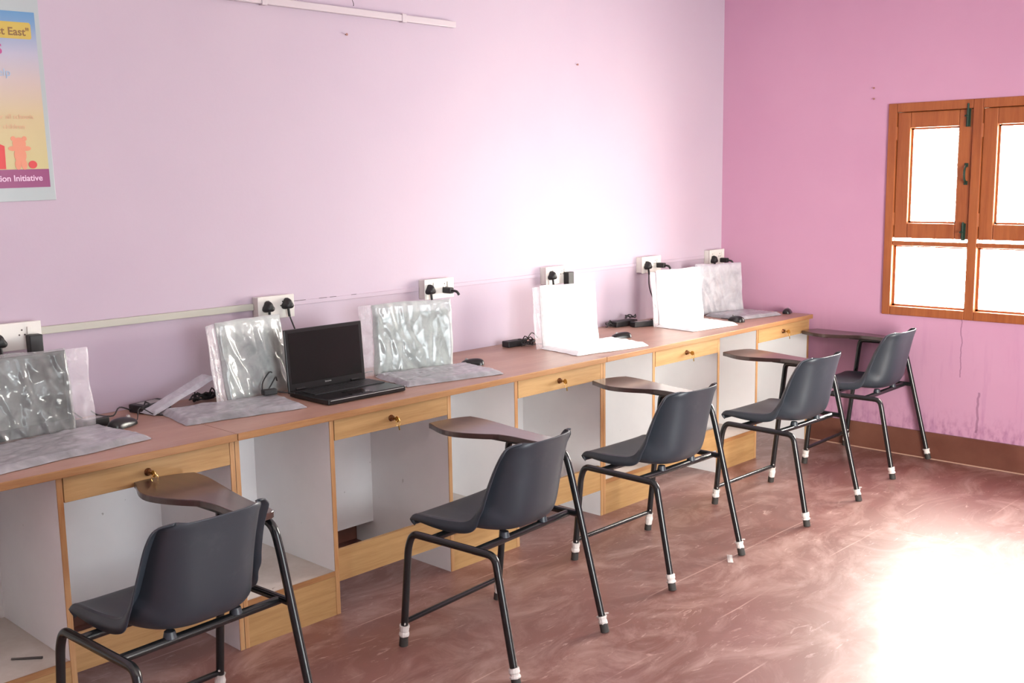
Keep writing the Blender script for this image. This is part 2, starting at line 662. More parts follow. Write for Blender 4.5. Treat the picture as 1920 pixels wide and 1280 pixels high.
# ------------------------------------------------------------------ window 1 (right wall)
y0, y1, z0, z1 = WIN
fr = bmesh.new()
FX0, FX1 = -0.012, 0.085      # frame depth, stands a little proud of the plaster
mullions = [(-1.102, -1.055), (-1.557, -1.508), (-2.006, -1.962), (-2.46, -2.413)]
for a, b in mullions:
    box(fr, FX0, FX1, a, b, z0, z1)
for (a, b), (c, d) in zip(mullions, mullions[1:]):
    box(fr, FX0, FX1, d, a, z1 - 0.047, z1)
    box(fr, FX0, FX1, d, a, z0, z0 + 0.048)
    box(fr, FX0 + 0.004, FX1 - 0.01, d, a, 1.165, 1.190)
win = struct('window_1', fr, 'window_wood', bevel=0.004)
bays = [(mullions[i + 1][1], mullions[i][0]) for i in range(3)]
for i, (a, b) in enumerate(bays):
    # casement: stiles and rails round a tall pane
    sa, sb, s0, s1 = a + 0.0015, b - 0.0015, 1.206, z1 - 0.049
    st = 0.072
    g0, g1 = 1.288, 1.797
    bm = boxes((0.0, 0.036, sa, sa + st, s0, s1), (0.0, 0.036, sb - st, sb, s0, s1),
               (0.0, 0.036, sa + st, sb - st, s0, g0), (0.0, 0.036, sa + st, sb - st, g1, s1))
    ca = struct('casement', bm, 'window_wood', parent=win, bevel=0.005)
    bead = bmesh.new()
    for bx_ in ((0.022, 0.031, sa + st, sa + st + 0.010, g0, g1), (0.022, 0.031, sb - st - 0.010, sb - st, g0, g1),
                (0.022, 0.031, sa + st, sb - st, g0, g0 + 0.010), (0.022, 0.031, sa + st, sb - st, g1 - 0.010, g1)):
        box(bead, *bx_)
    obj('glazing_bead', bead, 'window_wood_cross', ca)
    obj('glass_pane', boxes((0.031, 0.034, sa + st, sb - st, g0, g1)), 'window_glass', ca)
    struct('lower_pane', boxes((0.04, 0.044, a, b, z0 + 0.048, 1.165)), 'window_glass', parent=win)
    bead2 = bmesh.new()
    for bx_ in ((0.02, 0.04, a, a + 0.012, z0 + 0.048, 1.165), (0.02, 0.04, b - 0.012, b, z0 + 0.048, 1.165),
                (0.02, 0.04, a, b, z0 + 0.048, z0 + 0.058), (0.02, 0.04, a, b, 1.157, 1.165)):
        box(bead2, *bx_)
    obj('glazing_bead', bead2, 'window_wood_cross', win)
    # tower bolts at head and foot, pull handle halfway
    yb = sa + 0.024
    for zc, hh in ((s1 - 0.035, 0.055), (s0 + 0.04, 0.045)):
        bm = boxes((-0.006, 0.0, yb - 0.011, yb + 0.011, zc - hh, zc + hh))
        tube(bm, [(-0.013, yb, zc - hh * 0.9), (-0.013, yb, zc + hh * 1.15)], 0.0055, 8)
        tube(bm, [(-0.013, yb, zc), (-0.03, yb + 0.008, zc)], 0.005, 8)
        obj('tower_bolt', bm, 'bolt_green', ca, smooth=True)
    hd = bmesh.new()
    tube(hd, smooth_path([(-0.001, yb, 1.505), (-0.022, yb, 1.52), (-0.028, yb, 1.548), (-0.022, yb, 1.578), (-0.001, yb, 1.592)]), 0.006, 8)
    box(hd, -0.004, 0, yb - 0.009, yb + 0.009, 1.492, 1.512)
    box(hd, -0.004, 0, yb - 0.009, yb + 0.009, 1.584, 1.604)
    obj('pull_handle', hd, 'bolt_green', ca, smooth=True)
    obj('rebate_strip', boxes((0.036, 0.05, a, a + 0.012, s0, s1), (0.036, 0.05, b - 0.012, b, s0, s1), (0.036, 0.05, a + 0.012, b - 0.012, s1 - 0.01, s1 + 0.002)), 'window_wood', win)
    # hinges on the other stile
    hg = bmesh.new()
    for zc in (1.31, 1.77):
        tube(hg, [(-0.004, sb + 0.002, zc - 0.035), (-0.004, sb + 0.002, zc + 0.035)], 0.006, 8)
    obj('hinges', hg, 'window_wood', ca, smooth=True)

# frame of the added doorway behind the camera
bm = boxes((FILL_DOOR[0], FILL_DOOR[0] + 0.06, RY0 - 0.12, RY0 + 0.01, 0, FILL_DOOR[3]), (FILL_DOOR[1] - 0.06, FILL_DOOR[1], RY0 - 0.12, RY0 + 0.01, 0, FILL_DOOR[3]),
           (FILL_DOOR[0] + 0.06, FILL_DOOR[1] - 0.06, RY0 - 0.12, RY0 + 0.01, FILL_DOOR[3] - 0.06, FILL_DOOR[3]))
struct('fill_door_1', bm, 'window_wood', bevel=0.004)

# ------------------------------------------------------------------ desks
L, D, H = 1.928, 0.6525, 0.75
TP = 0.018
WS, WD = 0.366, 0.553
FY = -0.629
PX = [0, TP + WS, 2 * TP + WS + WD, 3 * TP + 2 * WS + WD, L - TP]   # left faces of the five uprights


def make_desk(x, label, rails=(True, True)):
    t = thing('computer_desk', label, 'desk', (x, 0, 0), 0, 'computer desks joined end to end')
    g = 0.0012
    obj('worktop', boxes((g, L - g, -D + 0.006, -0.003, H - 0.022, H)), 'rose_laminate_top', t)
    obj('front_edging', boxes((g, L - g, -D, -D + 0.006, H - 0.024, H + 0.0006)), 'edge_wood', t, bevel=0.002)
    for i, px in enumerate(PX):
        a, b = px + (0.001 if i == 0 else 0), px + TP - (0.001 if i == 4 else 0)
        up = obj('upright_panel', boxes((a, b, FY + 0.004, -0.02, 0, H - 0.022)), 'white_laminate', t)
        obj('edge_lipping', boxes((a, b, FY, FY + 0.004, 0, H - 0.022)), 'lipping_wood', up, bevel=0.0012)
    for k in range(2):
        sx0 = PX[2 * k] + TP
        sx1 = PX[2 * k + 1]
        obj('shelf', boxes((sx0, sx1, FY + 0.006, -0.14, 0.147, 0.165)), 'dusty_shelf', t)
        obj('shelf_edging', boxes((sx0, sx1, FY + 0.001, FY + 0.006, 0.147, 0.1655)), 'edge_wood', t)
        obj('kick_board', boxes((sx0, sx1, FY + 0.002, FY + 0.018, 0, 0.146)), 'tan_laminate', t)
        dx0 = PX[2 * k + 1] + TP
        dx1 = PX[2 * k + 2]
        obj('back_panel', boxes((sx0, sx1, -0.14, -0.128, 0.165, H - 0.022)), 'white_laminate', t)
        obj('back_panel', boxes((dx0, dx1, -0.14, -0.128, 0.11, H - 0.022)), 'white_laminate', t)
        if rails[k]:
            obj('foot_rail', boxes((dx0, dx1, FY + 0.002, FY + 0.02, 0.122, 0.239)), 'tan_laminate', t, bevel=0.001)
        # drawer: front board and tray
        dr = obj('drawer', boxes((dx0 + 0.002, dx1 - 0.002, FY - 0.001, FY + 0.017, 0.646, H - 0.026)), 'tan_laminate', t, bevel=0.0015)
        obj('drawer_tray', boxes((dx0 + 0.012, dx1 - 0.012, FY + 0.0175, -0.2, 0.655, 0.663), (dx0 + 0.012, dx0 + 0.024, FY + 0.0175, -0.2, 0.663, 0.72),
                                 (dx1 - 0.024, dx1 - 0.012, FY + 0.0175, -0.2, 0.663, 0.72)), 'white_laminate', dr)
        xc = (dx0 + dx1) / 2 - 0.012
        bm = bmesh.new()
        lathe(bm, [(0.0125, 0), (0.0125, -0.003), (0.009, -0.007), (0.009, -0.012)], 18, (xc, FY - 0.001, 0.684), 'y')
        obj('lock', bm, 'dark_brass', dr, smooth=True)
        bm = bmesh.new()
        box(bm, xc - 0.0012, xc + 0.0012, FY - 0.03, FY - 0.012, 0.681, 0.687)
        lathe(bm, [(0.011, -0.0012), (0.0115, 0), (0.011, 0.0012)], 16, (xc, FY - 0.036, 0.684), 'x')
        ring = [(xc + 0.011 * math.sin(a), FY - 0.041, 0.671 + 0.012 * math.cos(a)) for a in [2 * PI * j / 16 for j in range(17)]]
        tube(bm, ring, 0.0009, 6, cap=False)
        tube(bm, [(xc + 0.003, FY - 0.041, 0.66), (xc + 0.006, FY - 0.041, 0.643)], 0.0028, 6)
        obj('key', bm, 'brass', dr, smooth=True)
    return t


XB = -3.888
make_desk(XB - L, 'wooden computer desk nearest the camera, cut off at the left, under the poster')
make_desk(XB, 'middle wooden computer desk, carrying the uncovered black laptop')
make_desk(XB + L, 'farthest wooden computer desk, against the end wall with the window', (True, False))

# ------------------------------------------------------------------ chairs
SHELL = [  # centre line y, z; edge y, z; half width to the edge; lip width, lip depth
    (.234, .408, .234, .409, .186, .008, .004),
    (.243, .424, .241, .427, .192, .010, .008),
    (.238, .438, .236, .442, .197, .012, .014),
    (.215, .444, .213, .450, .200, .014, .020),
    (.17, .444, .168, .453, .202, .015, .026),
    (.11, .440, .112, .455, .203, .016, .032),
    (.05, .434, .062, .458, .203, .018, .038),
    (-.01, .429, .020, .462, .202, .020, .042),
    (-.06, .427, -.010, .470, .200, .022, .040),
    (-.105, .432, -.030, .485, .198, .024, .034),
    (-.137, .448, -.045, .507, .195, .026, .026),
    (-.158, .478, -.058, .535, 0.195, 0.037, 0.028),
    (-.170, .520, -.070, .566, 0.191, 0.037, 0.024),
    (-.180, .570, -.084, .602, 0.187, 0.036, 0.022),
    (-.190, .620, -.100, .640, 0.184, 0.035, 0.020),
    (-.200, .670, -.120, .678, 0.182, 0.034, 0.018),
    (-.208, .705, -.138, .708, 0.178, 0.032, 0.018),
    (-.213, .723, -.152, .724, .165, .020, .010),
    (-.2155, .733, -.168, .733, .150, .017, .009),
    (-.217, .738, -.184, .738, .128, .013, .008),
]


def shell_bm():
    n = len(SHELL)
    sub = 3
    rows = []
    for i in range(n - 1):
        for k in range(sub):
            t = k / sub
            a, b = SHELL[i], SHELL[i + 1]
            z = SHELL[max(i - 1, 0)]
            c = SHELL[min(i + 2, n - 1)]
            rows.append([0.5 * ((2 * a[j]) + (-z[j] + b[j]) * t + (2 * z[j] - 5 * a[j] + 4 * b[j] - c[j]) * t * t + (-z[j] + 3 * a[j] - 3 * b[j] + c[j]) * t ** 3) for j in range(7)])
    rows.append(list(SHELL[-1]))
    bm = bmesh.new()
    grid = []
    us = [-1 + 2 * k / 44 for k in range(45)]
    for cy, cz, ey, ez, hw, lw, ld in rows:
        dy, dz = cy - ey, cz - ez
        ln = math.hypot(dy, dz) or 1
        dy, dz = dy / ln, dz / ln
        line = []
        for u in us:
            s = abs(u)
            sg = 1 if u >= 0 else -1
            xi = hw - lw
            if s < 0.86:
                q = s / 0.86
                x = xi * math.sin(q * PI / 2 * 0.9) / math.sin(PI / 2 * 0.9)
                w = q ** 2.7
                y, z = cy + (ey - cy) * w, cz + (ez - cz) * w
            else:
                q = (s - 0.86) / 0.14
                x = xi + lw * q ** 0.75
                d = ld * q ** 1.7 - 0.12 * ld * math.sin(PI * q)
                y, z = ey + dy * d, ez + dz * d
            line.append(bm.verts.new((sg * x, y, z)))
        grid.append(line)
    for A, B in zip(grid, grid[1:]):
        for k in range(len(us) - 1):
            bm.faces.new((A[k], A[k + 1], B[k + 1], B[k]))
    return bm


TR = 0.0125
RZ = 0.402


def make_chair(label):
    t = thing('writing_pad_chair', label, 'chair', (0, 0, 0), 0, 'grey writing pad chairs beside the desks')
    s = obj('seat_shell', shell_bm(), 'slate_plastic', t, smooth=True)
    so = s.modifiers.new('thickness', 'SOLIDIFY')
    so.thickness = 0.0045
    so.offset = 0
    for x in (-.10, .10):
        for y, zt in ((.10, .437), (-.09, .430)):
            bm = bmesh.new()
            lathe(bm, [(0.018, 0.0), (0.014, zt - RZ - 0.010)], 12, (x, y, RZ + 0.008))
            obj('mounting_boss', bm, 'slate_plastic', s, smooth=True)
    legs = [
        # left frame, front and rear
        fillet([(-.252, .238, .0), (-.247, .205, .355), (-.243, .188, RZ), (-.243, .10, RZ)], 0.07),
        fillet([(-.252, -.258, .0), (-.247, -.185, .345), (-.243, -.17, RZ), (-.243, -.08, RZ)], 0.07),
        # right frame carries the writing pad
        fillet([(.252, .245, .0), (.240, .172, .58), (.236, .164, .628), (.234, .10, .630)], 0.055),
        fillet([(.252, -.243, .0), (.244, -.105, .55), (.240, -.082, .628), (.236, .0, .630)], 0.075),
    ]
    wraps = [(0.035, 0.075, 1), (0.03, 0.062, 2), (0.03, 0.08, 3), (0.03, 0.058, 4)]
    for pts, (w0, w1, sd) in zip(legs, wraps):
        lg = obj('leg', tube_bm(pts, TR, 14), 'black_enamel', t, smooth=True)
        d = (pts[1] - pts[0]).normalized()
        f0 = pts[0]
        bm = bmesh.new()
        tube(bm, [f0 + Vector((0, 0, 0.0005)), f0 + d * 0.032], [0.0155, 0.0150], 14)
        obj('rubber_ferrule', bm, 'black_rubber', lg, smooth=True)
        bm = bmesh.new()
        rnd = random.Random(sd)
        k = 7
        pp = [f0 + d * (w0 + (w1 - w0) * j / k) for j in range(k + 1)]
        tube(bm, pp, [0.0145 + rnd.random() * 0.004 for _ in pp], 12)
        # torn tail of the film
        a = f0 + d * w1
        e = Vector((rnd.uniform(-1, 1), rnd.uniform(-1, 1), rnd.uniform(-.2, .7))).normalized()
        tube(bm, smooth_path([a, a + e * 0.012 + Vector((0, 0, .004)), a + e * 0.026]), [0.004, 0.004, 0.003, 0.002, 0.001][:0] or 0.0028, 6)
        for v in bm.verts:
            v.co += noise.noise_vector(v.co * 90) * 0.0022
        obj('film_wrapping', bm, 'white_film', lg)
    obj('side_rail', tube_bm([(-.243, .105, RZ), (-.243, -.085, RZ)], TR, 14), 'black_enamel', t, smooth=True)
    obj('side_rail', tube_bm([(.243, .192, RZ + .004), (.246, -.140, RZ + .004)], TR * 0.92, 14), 'black_enamel', t, smooth=True)
    obj('arm_rail', tube_bm([(.2345, .11, .630), (.236, -.01, .630)], TR, 14), 'black_enamel', t, smooth=True)
    for y in (.10, -.09):
        obj('crossbar', tube_bm([(-.243, y, RZ), (.245, y, RZ)], TR, 14), 'black_enamel', t, smooth=True)
    obj('front_stretcher', tube_bm([(-.249, .231, .085), (.249, .236, .085)], 0.0095, 12), 'black_enamel', t, smooth=True)
    pad = [(.147, .474), (.153, .4775), (.215, .474), (.29, .452), (.322, .432), (.327, .422), (.322, .35), (.298, .24), (.274, .14), (.254, .03), (.244, -.075), (.226, -.10),
           (.182, -.10), (.165, -.08), (.162, .0), (.168, .08), (.163, .15), (.135, .205), (.108, .27), (.097, .33), (.110, .39), (.140, .455)]
    poly = [(p.x, p.y) for p in smooth_path([(a, b, 0) for a, b in pad], 0.02, True)]
    bm = bmesh.new()
    prism(bm, poly, .644, .664)
    obj('writing_pad', bm, 'tablet_wood', t, bevel=0.002)
    bm = boxes((.17, .232, -.03, .20, .6385, .6438), (.19, .22, .20, .36, .6385, .6438), (.19, .215, .34, .365, .628, .6385))
    obj('pad_bracket', bm, 'bracket_metal', t)
    return t


chairs = [
    ((-3.243, -1.225), 4.2, 'grey plastic writing pad chair in front of the middle desk, second nearest the camera'),
    ((-4.368, -1.122), 3.0, 'nearest grey plastic writing pad chair, large in the foreground with its feet out of frame'),
    ((-2.25, -1.15), -1.0, 'grey plastic writing pad chair in the middle of the row of five'),
    ((-1.23, -1.17), -2.0, 'grey plastic writing pad chair in front of the farthest desk, second from the end wall'),
    ((-0.275, -1.12), 1.0, 'farthest grey plastic writing pad chair, standing against the pink end wall'),
]
ch0 = make_chair(chairs[0][2])
for i, ((x, y), a, lab) in enumerate(chairs):
    if i == 0:
        ch0.location = (x, y, 0)
        ch0.rotation_euler = (0, 0, R(a))
    else:
        dup(ch0, (x, y, 0), R(a), lab)

# ------------------------------------------------------------------ laptops
LW, LD = 0.375, 0.25


def crumple(p, o, k):
    """faceted creases: flat cells meeting in sharp folds"""
    q_ = Vector((p[0] * k, p[1] * k, p[2] * k)) + o
    q_ += noise.noise_vector(q_ * 0.7) * 0.5
    d, _ = noise.voronoi(q_)
    return min(d[1] - d[0], 0.9)


def sleeve_bm(w, h, seed, th=0.011, nx=72, nz=58, amp=0.010, rag=0.008):
    """crinkled flat bag in the x-z plane, centred on x, standing on z=0"""
    bm = bmesh.new()
    o = Vector((seed * 7.3, seed * 3.1, seed * 1.7))
    F, B = [], []
    for j in range(nz + 1):
        v = j / nz
        fr, br = [], []
        for i in range(nx + 1):
            u = i / nx
            e = min(u * w, (1 - u) * w, v * h, (1 - v) * h)
            k = max(0.0, min(1.0, e / 0.014)) ** 0.5
            x = (u - 0.5) * w
            z = v * h
            side = max(0.0, abs(u - .5) * 2 - 0.8) * 5
            ex = noise.noise(Vector((0.0, z * 9, 1.0)) + o) * rag * side
            ez = noise.noise(Vector((x * 8, 0.0, 2.0)) + o) * rag * max(0.0, v - 0.8) * 5
            c1 = crumple((x * 1.5, 0.3, z * 0.75 + x * 0.5), o, 9)
            c2 = crumple((x, 1.3, z * 0.8), o, 24)
            c3 = 1 - 2 * abs(noise.noise(Vector((x * 15 + z * 5, z * 4.5, 0.3)) + o))
            cr = (c1 * 0.75 + c2 * 0.22 + max(0, c3 - 0.3) * 0.5) * amp
            fv = bm.verts.new((x + ex, -th * k - cr * k, z + ez))
            fr.append(fv)
            if e <= 1e-9:
                br.append(fv)
            else:
                br.append(bm.verts.new((x + ex, (th * 1.1 + c1 * amp * 0.4) * k, z + ez)))
        F.append(fr)
        B.append(br)
    for j in range(nz):
        for i in range(nx):
            bm.faces.new((F[j][i], F[j][i + 1], F[j + 1][i + 1], F[j + 1][i]))
            try:
                bm.faces.new((B[j][i], B[j + 1][i], B[j + 1][i + 1], B[j][i + 1]))
            except ValueError:
                pass
    return bm


def flat_sleeve_bm(w, d, seed, th=0.012, amp=0.007, rag=0.008, rim=0.012):
    """crinkled film bag lying flat round a slab: x-y plane centred, bottom at z=0"""
    bm = bmesh.new()
    o = Vector((seed * 5.3, seed * 2.1, seed * 4.7))
    nx, ny = 80, 48
    G, Bt = [], []
    for j in range(ny + 1):
        v = j / ny
        row, rb = [], []
        for i in range(nx + 1):
            u = i / nx
            x = (u - .5) * w
            y = (v - .5) * d
            e = min(u * w, (1 - u) * w, v * d, (1 - v) * d)
            inside = max(0.0, min(1.0, (e - 0.003) / rim))
            c1 = crumple((x * 0.9, y * 1.6, 0.3), o, 14)
            c2 = crumple((x, y, 2.3), o, 34)
            sx_ = max(0.0, abs(u - .5) * 2 - 0.85) * 6
            sy_ = max(0.0, abs(v - .5) * 2 - 0.8) * 5
            rx = noise.noise(Vector((y * 12, 1, 5)) + o) * rag * sx_
            ry = noise.noise(Vector((x * 9, 4, 5)) + o) * rag * sy_
            z = 0.0015 + th * inside ** 0.6 + (c1 * 0.8 + c2 * 0.3) * amp * (0.35 + 0.65 * inside)
            top_ = bm.verts.new((x + rx, y + ry, z))
            row.append(top_)
            rb.append(top_ if e <= 1e-9 else bm.verts.new((x + rx, y + ry, 0.0004)))
        G.append(row)
        Bt.append(rb)
    for j in range(ny):
        for i in range(nx):
            bm.faces.new((G[j][i], G[j][i + 1], G[j + 1][i + 1], G[j + 1][i]))
            try:
                bm.faces.new((Bt[j][i], Bt[j + 1][i], Bt[j + 1][i + 1], Bt[j][i + 1]))
            except ValueError:
                pass
    return bm


def laptop_core(t, tilt, detailed=False, base_loc=(0, 0), base_rot=0.0, lid_h=0.235, LW=0.365, LD=0.25):
    """origin at hinge centre on the worktop; base extends to -y, lid leans back"""
    th = 0.022 if detailed else 0.013
    w2 = LW / 2
    bm = bmesh.new()
    poly = [(-w2, -LD), (w2, -LD), (w2, 0), (-w2, 0)]
    prism(bm, poly, 0.002, th)
    base = obj('base', bm, 'gloss_black', t, bevel=0.004, loc=(base_loc[0], base_loc[1], 0), rot=(0, 0, base_rot))
    if detailed:
        kb = bmesh.new()
        rows_, cols = 6, 18
        kw, kd = 0.0172, 0.0165
        for r_ in range(rows_):
            for c_ in range(cols):
                x0_ = -w2 + 0.022 + c_ * (kw + 0.0013)
                y0_ = -0.030 - r_ * (kd + 0.0014) - kd
                if r_ == 5 and 4 <= c_ <= 8:
                    if c_ > 4:
                        continue
                    box(kb, x0_, x0_ + 5 * kw + 4 * 0.0013, y0_, y0_ + kd, th, th + 0.0035)
                else:
                    box(kb, x0_, x0_ + kw, y0_, y0_ + kd, th, th + 0.0035)
        obj('keyboard', kb, 'key_black', base, bevel=0.0007)
        obj('touchpad', boxes((-0.065, 0.03, -LD + 0.018, -LD + 0.082, th, th + 0.0008)), 'screen_black', base)
        tb = boxes((-0.065, -0.02, -LD + 0.010, -LD + 0.0165, th, th + 0.002), (-0.015, 0.03, -LD + 0.010, -LD + 0.0165, th, th + 0.002))
        obj('touchpad_buttons', tb, 'key_black', base)
        lb = boxes((-w2 + 0.01, w2 - 0.01, -LD - 0.0008, -LD + 0.0, 0.016, 0.018))
        obj('front_trim', lb, 'mark_silver', base)
    else:
        kb = bmesh.new()
        for r_ in range(5):
            box(kb, -w2 + 0.02, w2 - 0.02, -0.034 - r_ * 0.0185 - 0.016, -0.034 - r_ * 0.0185, th, th + 0.003)
        obj('keyboard', kb, 'key_black', base)
    lid = obj('lid', boxes((-w2, w2, -0.004, 0.006, 0, lid_h)), 'gloss_black', t, bevel=0.003, loc=(0, 0.006, th - 0.012 if detailed else th + 0.003), rot=(-tilt, 0, 0))
    obj('display', boxes((-w2 + 0.016, w2 - 0.016, -0.0046, -0.004, 0.036, lid_h - 0.014)), 'screen_black', lid)
    hb = bmesh.new()
    for sx in (-1, 1):
        tube(hb, [(sx * 0.13 - 0.02, 0.004, th + 0.003), (sx * 0.13 + 0.02, 0.004, th + 0.003)], 0.0055, 10)
    obj('hinge', hb, 'gloss_black', t, smooth=True)
    return base, lid


# 1: the bare black laptop
t = thing('laptop', 'uncovered open black laptop with a dark blank screen', 'laptop', (-3.245, -0.285, H), R(-1.0), 'open laptops on the desks')
base, lid = laptop_core(t, R(4), True, lid_h=0.245)
text_mesh('maker_mark', 'lenovo', 0.011, 'mark_silver', lid, (0.0, -0.0048, 0.024), (R(90), 0, 0), 0.0002)

wrapped = [
    # x, y, rot, tilt, sleeve mat, sleeve (w, h, dx), base offset, base rot, seed, lid, base sleeve (w, d), flat film, skirt (w, side), label
    (-4.43, -0.235, 1, 5, 'sleeve_underlit', (0.40, 0.285, 0.0), (0.035, -0.035), 6, 1.0, 0.262, (0.52, 0.30), 'film_mid', (0.075, 1),
     'open laptop at the left edge of the photo, wrapped in crinkled plastic darkened for weak light'),
    (-3.495, -0.195, 12, 9, 'sleeve_silver', (0.33, 0.305, 0.0), (-0.185, 0.02), -22, 2.0, 0.24, (0.45, 0.265), 'film_mid', (0.05, -1),
     'open laptop in silvery plastic, immediately left of the uncovered black laptop'),
    (-2.765, -0.255, -16, 4, 'sleeve_silver', (0.37, 0.300, 0.0), (0.03, -0.02), 4, 3.0, 0.24, (0.46, 0.285), 'film_mid', (0.06, -1),
     'open laptop in crinkled silvery plastic, immediately right of the uncovered black laptop'),
    (-1.795, -0.305, -10, 6, 'sleeve_overlit', (0.35, 0.300, 0.0), (0.04, -0.01), 0, 4.0, 0.24, (0.45, 0.28), 'sleeve_overlit', (0.045, -1),
     'open laptop in film whitened for overexposure, beside the seam of the middle and farthest desks'),
    (-0.83, -0.285, -8, 6, 'sleeve_overlit', (0.355, 0.305, 0.0), (-0.01, -0.0), 0, 5.0, 0.24, (0.37, 0.27), 'sleeve_overlit', (0.04, -1),
     'open laptop in film whitened for overexposure, second from the end wall'),
    (-0.345, -0.225, -20, 6, 'sleeve_grey', (0.335, 0.300, 0.0), (0.045, -0.01), 9, 6.0, 0.24, (0.36, 0.265), 'film_mid', (0.03, -1),
     'open laptop in greyish film, the one in the far corner by the end wall'),
]
for x, y, rt, tilt, sm, (sw, sh, sdx), bo, brot, seed, lidh, (bw, bd), fs, (kw_, ks), lab in wrapped:
    t = thing('laptop', lab, 'laptop', (x, y, H), R(rt), 'open laptops on the desks')
    base, lid = laptop_core(t, R(tilt), False, bo, R(brot), lidh, sw - (0.012 if seed == 1.0 else 0.03), 0.235)
    bm = sleeve_bm(sw, sh, seed, amp={'sleeve_underlit': 0.014, 'sleeve_silver': 0.014, 'sleeve_overlit': 0.007, 'sleeve_grey': 0.009}[sm])
    obj('screen_sleeve', bm, sm, lid, smooth=True, loc=(sdx, 0.001, -0.014))
    bm = flat_sleeve_bm(bw, bd, seed + .5, th=0.0165, amp=0.008, rim=0.020)
    obj('keyboard_sleeve', bm, fs, base, smooth=True, loc=(0.0, -0.1175, 0.0))
    # loose clear edge of the bag beside the screen
    bm = sleeve_bm(kw_, sh * 0.97, seed + 9, th=0.003, nx=14, nz=40, amp=0.005, rag=0.012)
    obj('loose_film', bm, 'clear_film', lid, smooth=True, loc=(sdx + ks * (sw / 2 + kw_ / 2 - 0.004), 0.006, -0.014))

# ------------------------------------------------------------------ mice


def make_mouse(x, y, rz, label, cable):
    t = thing('computer_mouse', label, 'mouse', (x, y, H), R(rz), 'black computer mice')
    bm = bmesh.new()
    n, m_ = 18, 12
    rings = []
    for i in range(1, n):
        a = PI * i / n
        py = 0.052 * math.cos(a)
        rr = math.sin(a) ** 0.55
        hw = 0.029 * rr * (0.92 + 0.08 * math.cos(a * 2))
        hh = 0.034 * rr * (0.82 - 0.18 * math.cos(a))
        ring = []
        for k in range(m_ + 1):
            b = PI * k / m_
            ring.append(bm.verts.new((-hw * math.cos(b), py, 0.0015 + hh * math.sin(b) ** 0.8)))
        rings.append(ring)
    for A, B in zip(rings, rings[1:]):
        for k in range(m_):
            bm.faces.new((A[k], A[k + 1], B[k + 1], B[k]))
        bm.faces.new((A[0], B[0], B[-1], A[-1]))
    bm.faces.new(rings[0])
    bm.faces.new(rings[-1][::-1])
    obj('shell', bm, 'gloss_black', t, smooth=True)
    bm = bmesh.new()
    lathe(bm, [(0.007, -0.003), (0.008, 0), (0.007, 0.003)], 14, (0, 0.026, 0.0235), 'x')
    obj('scroll_wheel', bm, 'grey_plastic', t, smooth=True)
    if 'large' in label or 'glossy' in label:
        t.scale = (1.15, 1.15, 1.15)
    if cable:
        obj('cable', tube_bm(smooth_path([(0, 0.050, 0.008)] + cable), 0.0016, 6), 'cable_black', t, smooth=True)
    return t


make_mouse(-4.085, -0.258, -65, 'large dark computer mouse on the nearest desk beside the left-edge laptop', [(-.01, .08, .004), (-.03, .12, .03), (.0, .15, .0035), (.03, .16, .003)])
make_mouse(-2.49, -0.318, 40, 'black computer mouse just right of the crinkled silvery laptop on the middle desk', [(0, .08, .004), (.01, .11, .003)])
make_mouse(-1.45, -0.34, 60, 'black computer mouse left on the desk right of the whitest middle laptop', [(0, .08, .004), (-.02, .13, .003)])
make_mouse(-0.565, -0.465, -25, 'glossy black computer mouse between the two farthest laptops, near the desk edge', [(0, .08, .004), (-.01, .12, .003)])
make_mouse(-0.070, -0.505, -70, 'farthest computer mouse, at the corner of the desk by the end wall', [])

# ------------------------------------------------------------------ wall electrics
sockets = [
    (-4.345, 0.20, 'white socket box at the left edge, above the plastic wrapped laptop'),
    (-3.308, 0.165, 'white socket box above the silvery laptop left of the uncovered laptop'),
    (-2.425, 0.175, 'white socket box above the crinkled silvery laptop on the middle desk'),
    (-1.60, 0.175, 'white socket box above the laptop near the seam of the two farther desks'),
    (-0.79, 0.175, 'white socket box above the second laptop from the end wall'),
    (-0.115, 0.155, 'white socket box in the far corner above the last laptop'),
]
SD = 0.045
for i, (x, w, lab) in enumerate(sockets):
    t = thing('socket_box', lab, 'socket', (x, 0, 1.067), 0, 'white socket boxes along the wall')
    h2 = 0.043
    obj('back_box', boxes((-w / 2, w / 2, -SD + 0.006, -0.0005, -h2, h2)), 'switch_white', t, bevel=0.002)
    pl = obj('face_plate', boxes((-w / 2 - 0.003, w / 2 + 0.003, -SD, -SD + 0.006, -h2 - 0.003, h2 + 0.003)), 'switch_white', t, bevel=0.002)
    for k in (-1, 1):
        c = k * w / 4
        obj('switch', boxes((c + 0.004, c + 0.02, -SD - 0.005, -SD, 0.004, 0.03)), 'switch_white', pl, bevel=0.0015)
        bm = bmesh.new()
        for dx, dz in ((-0.012, 0.02), (-0.021, 0.004), (-0.003, 0.004)):
            lathe(bm, [(0.003, 0), (0.003, -0.0006)], 8, (c + dx, -SD - 0.0002, dz), 'y')
        obj('socket_holes', bm, 'slot_dark', pl)


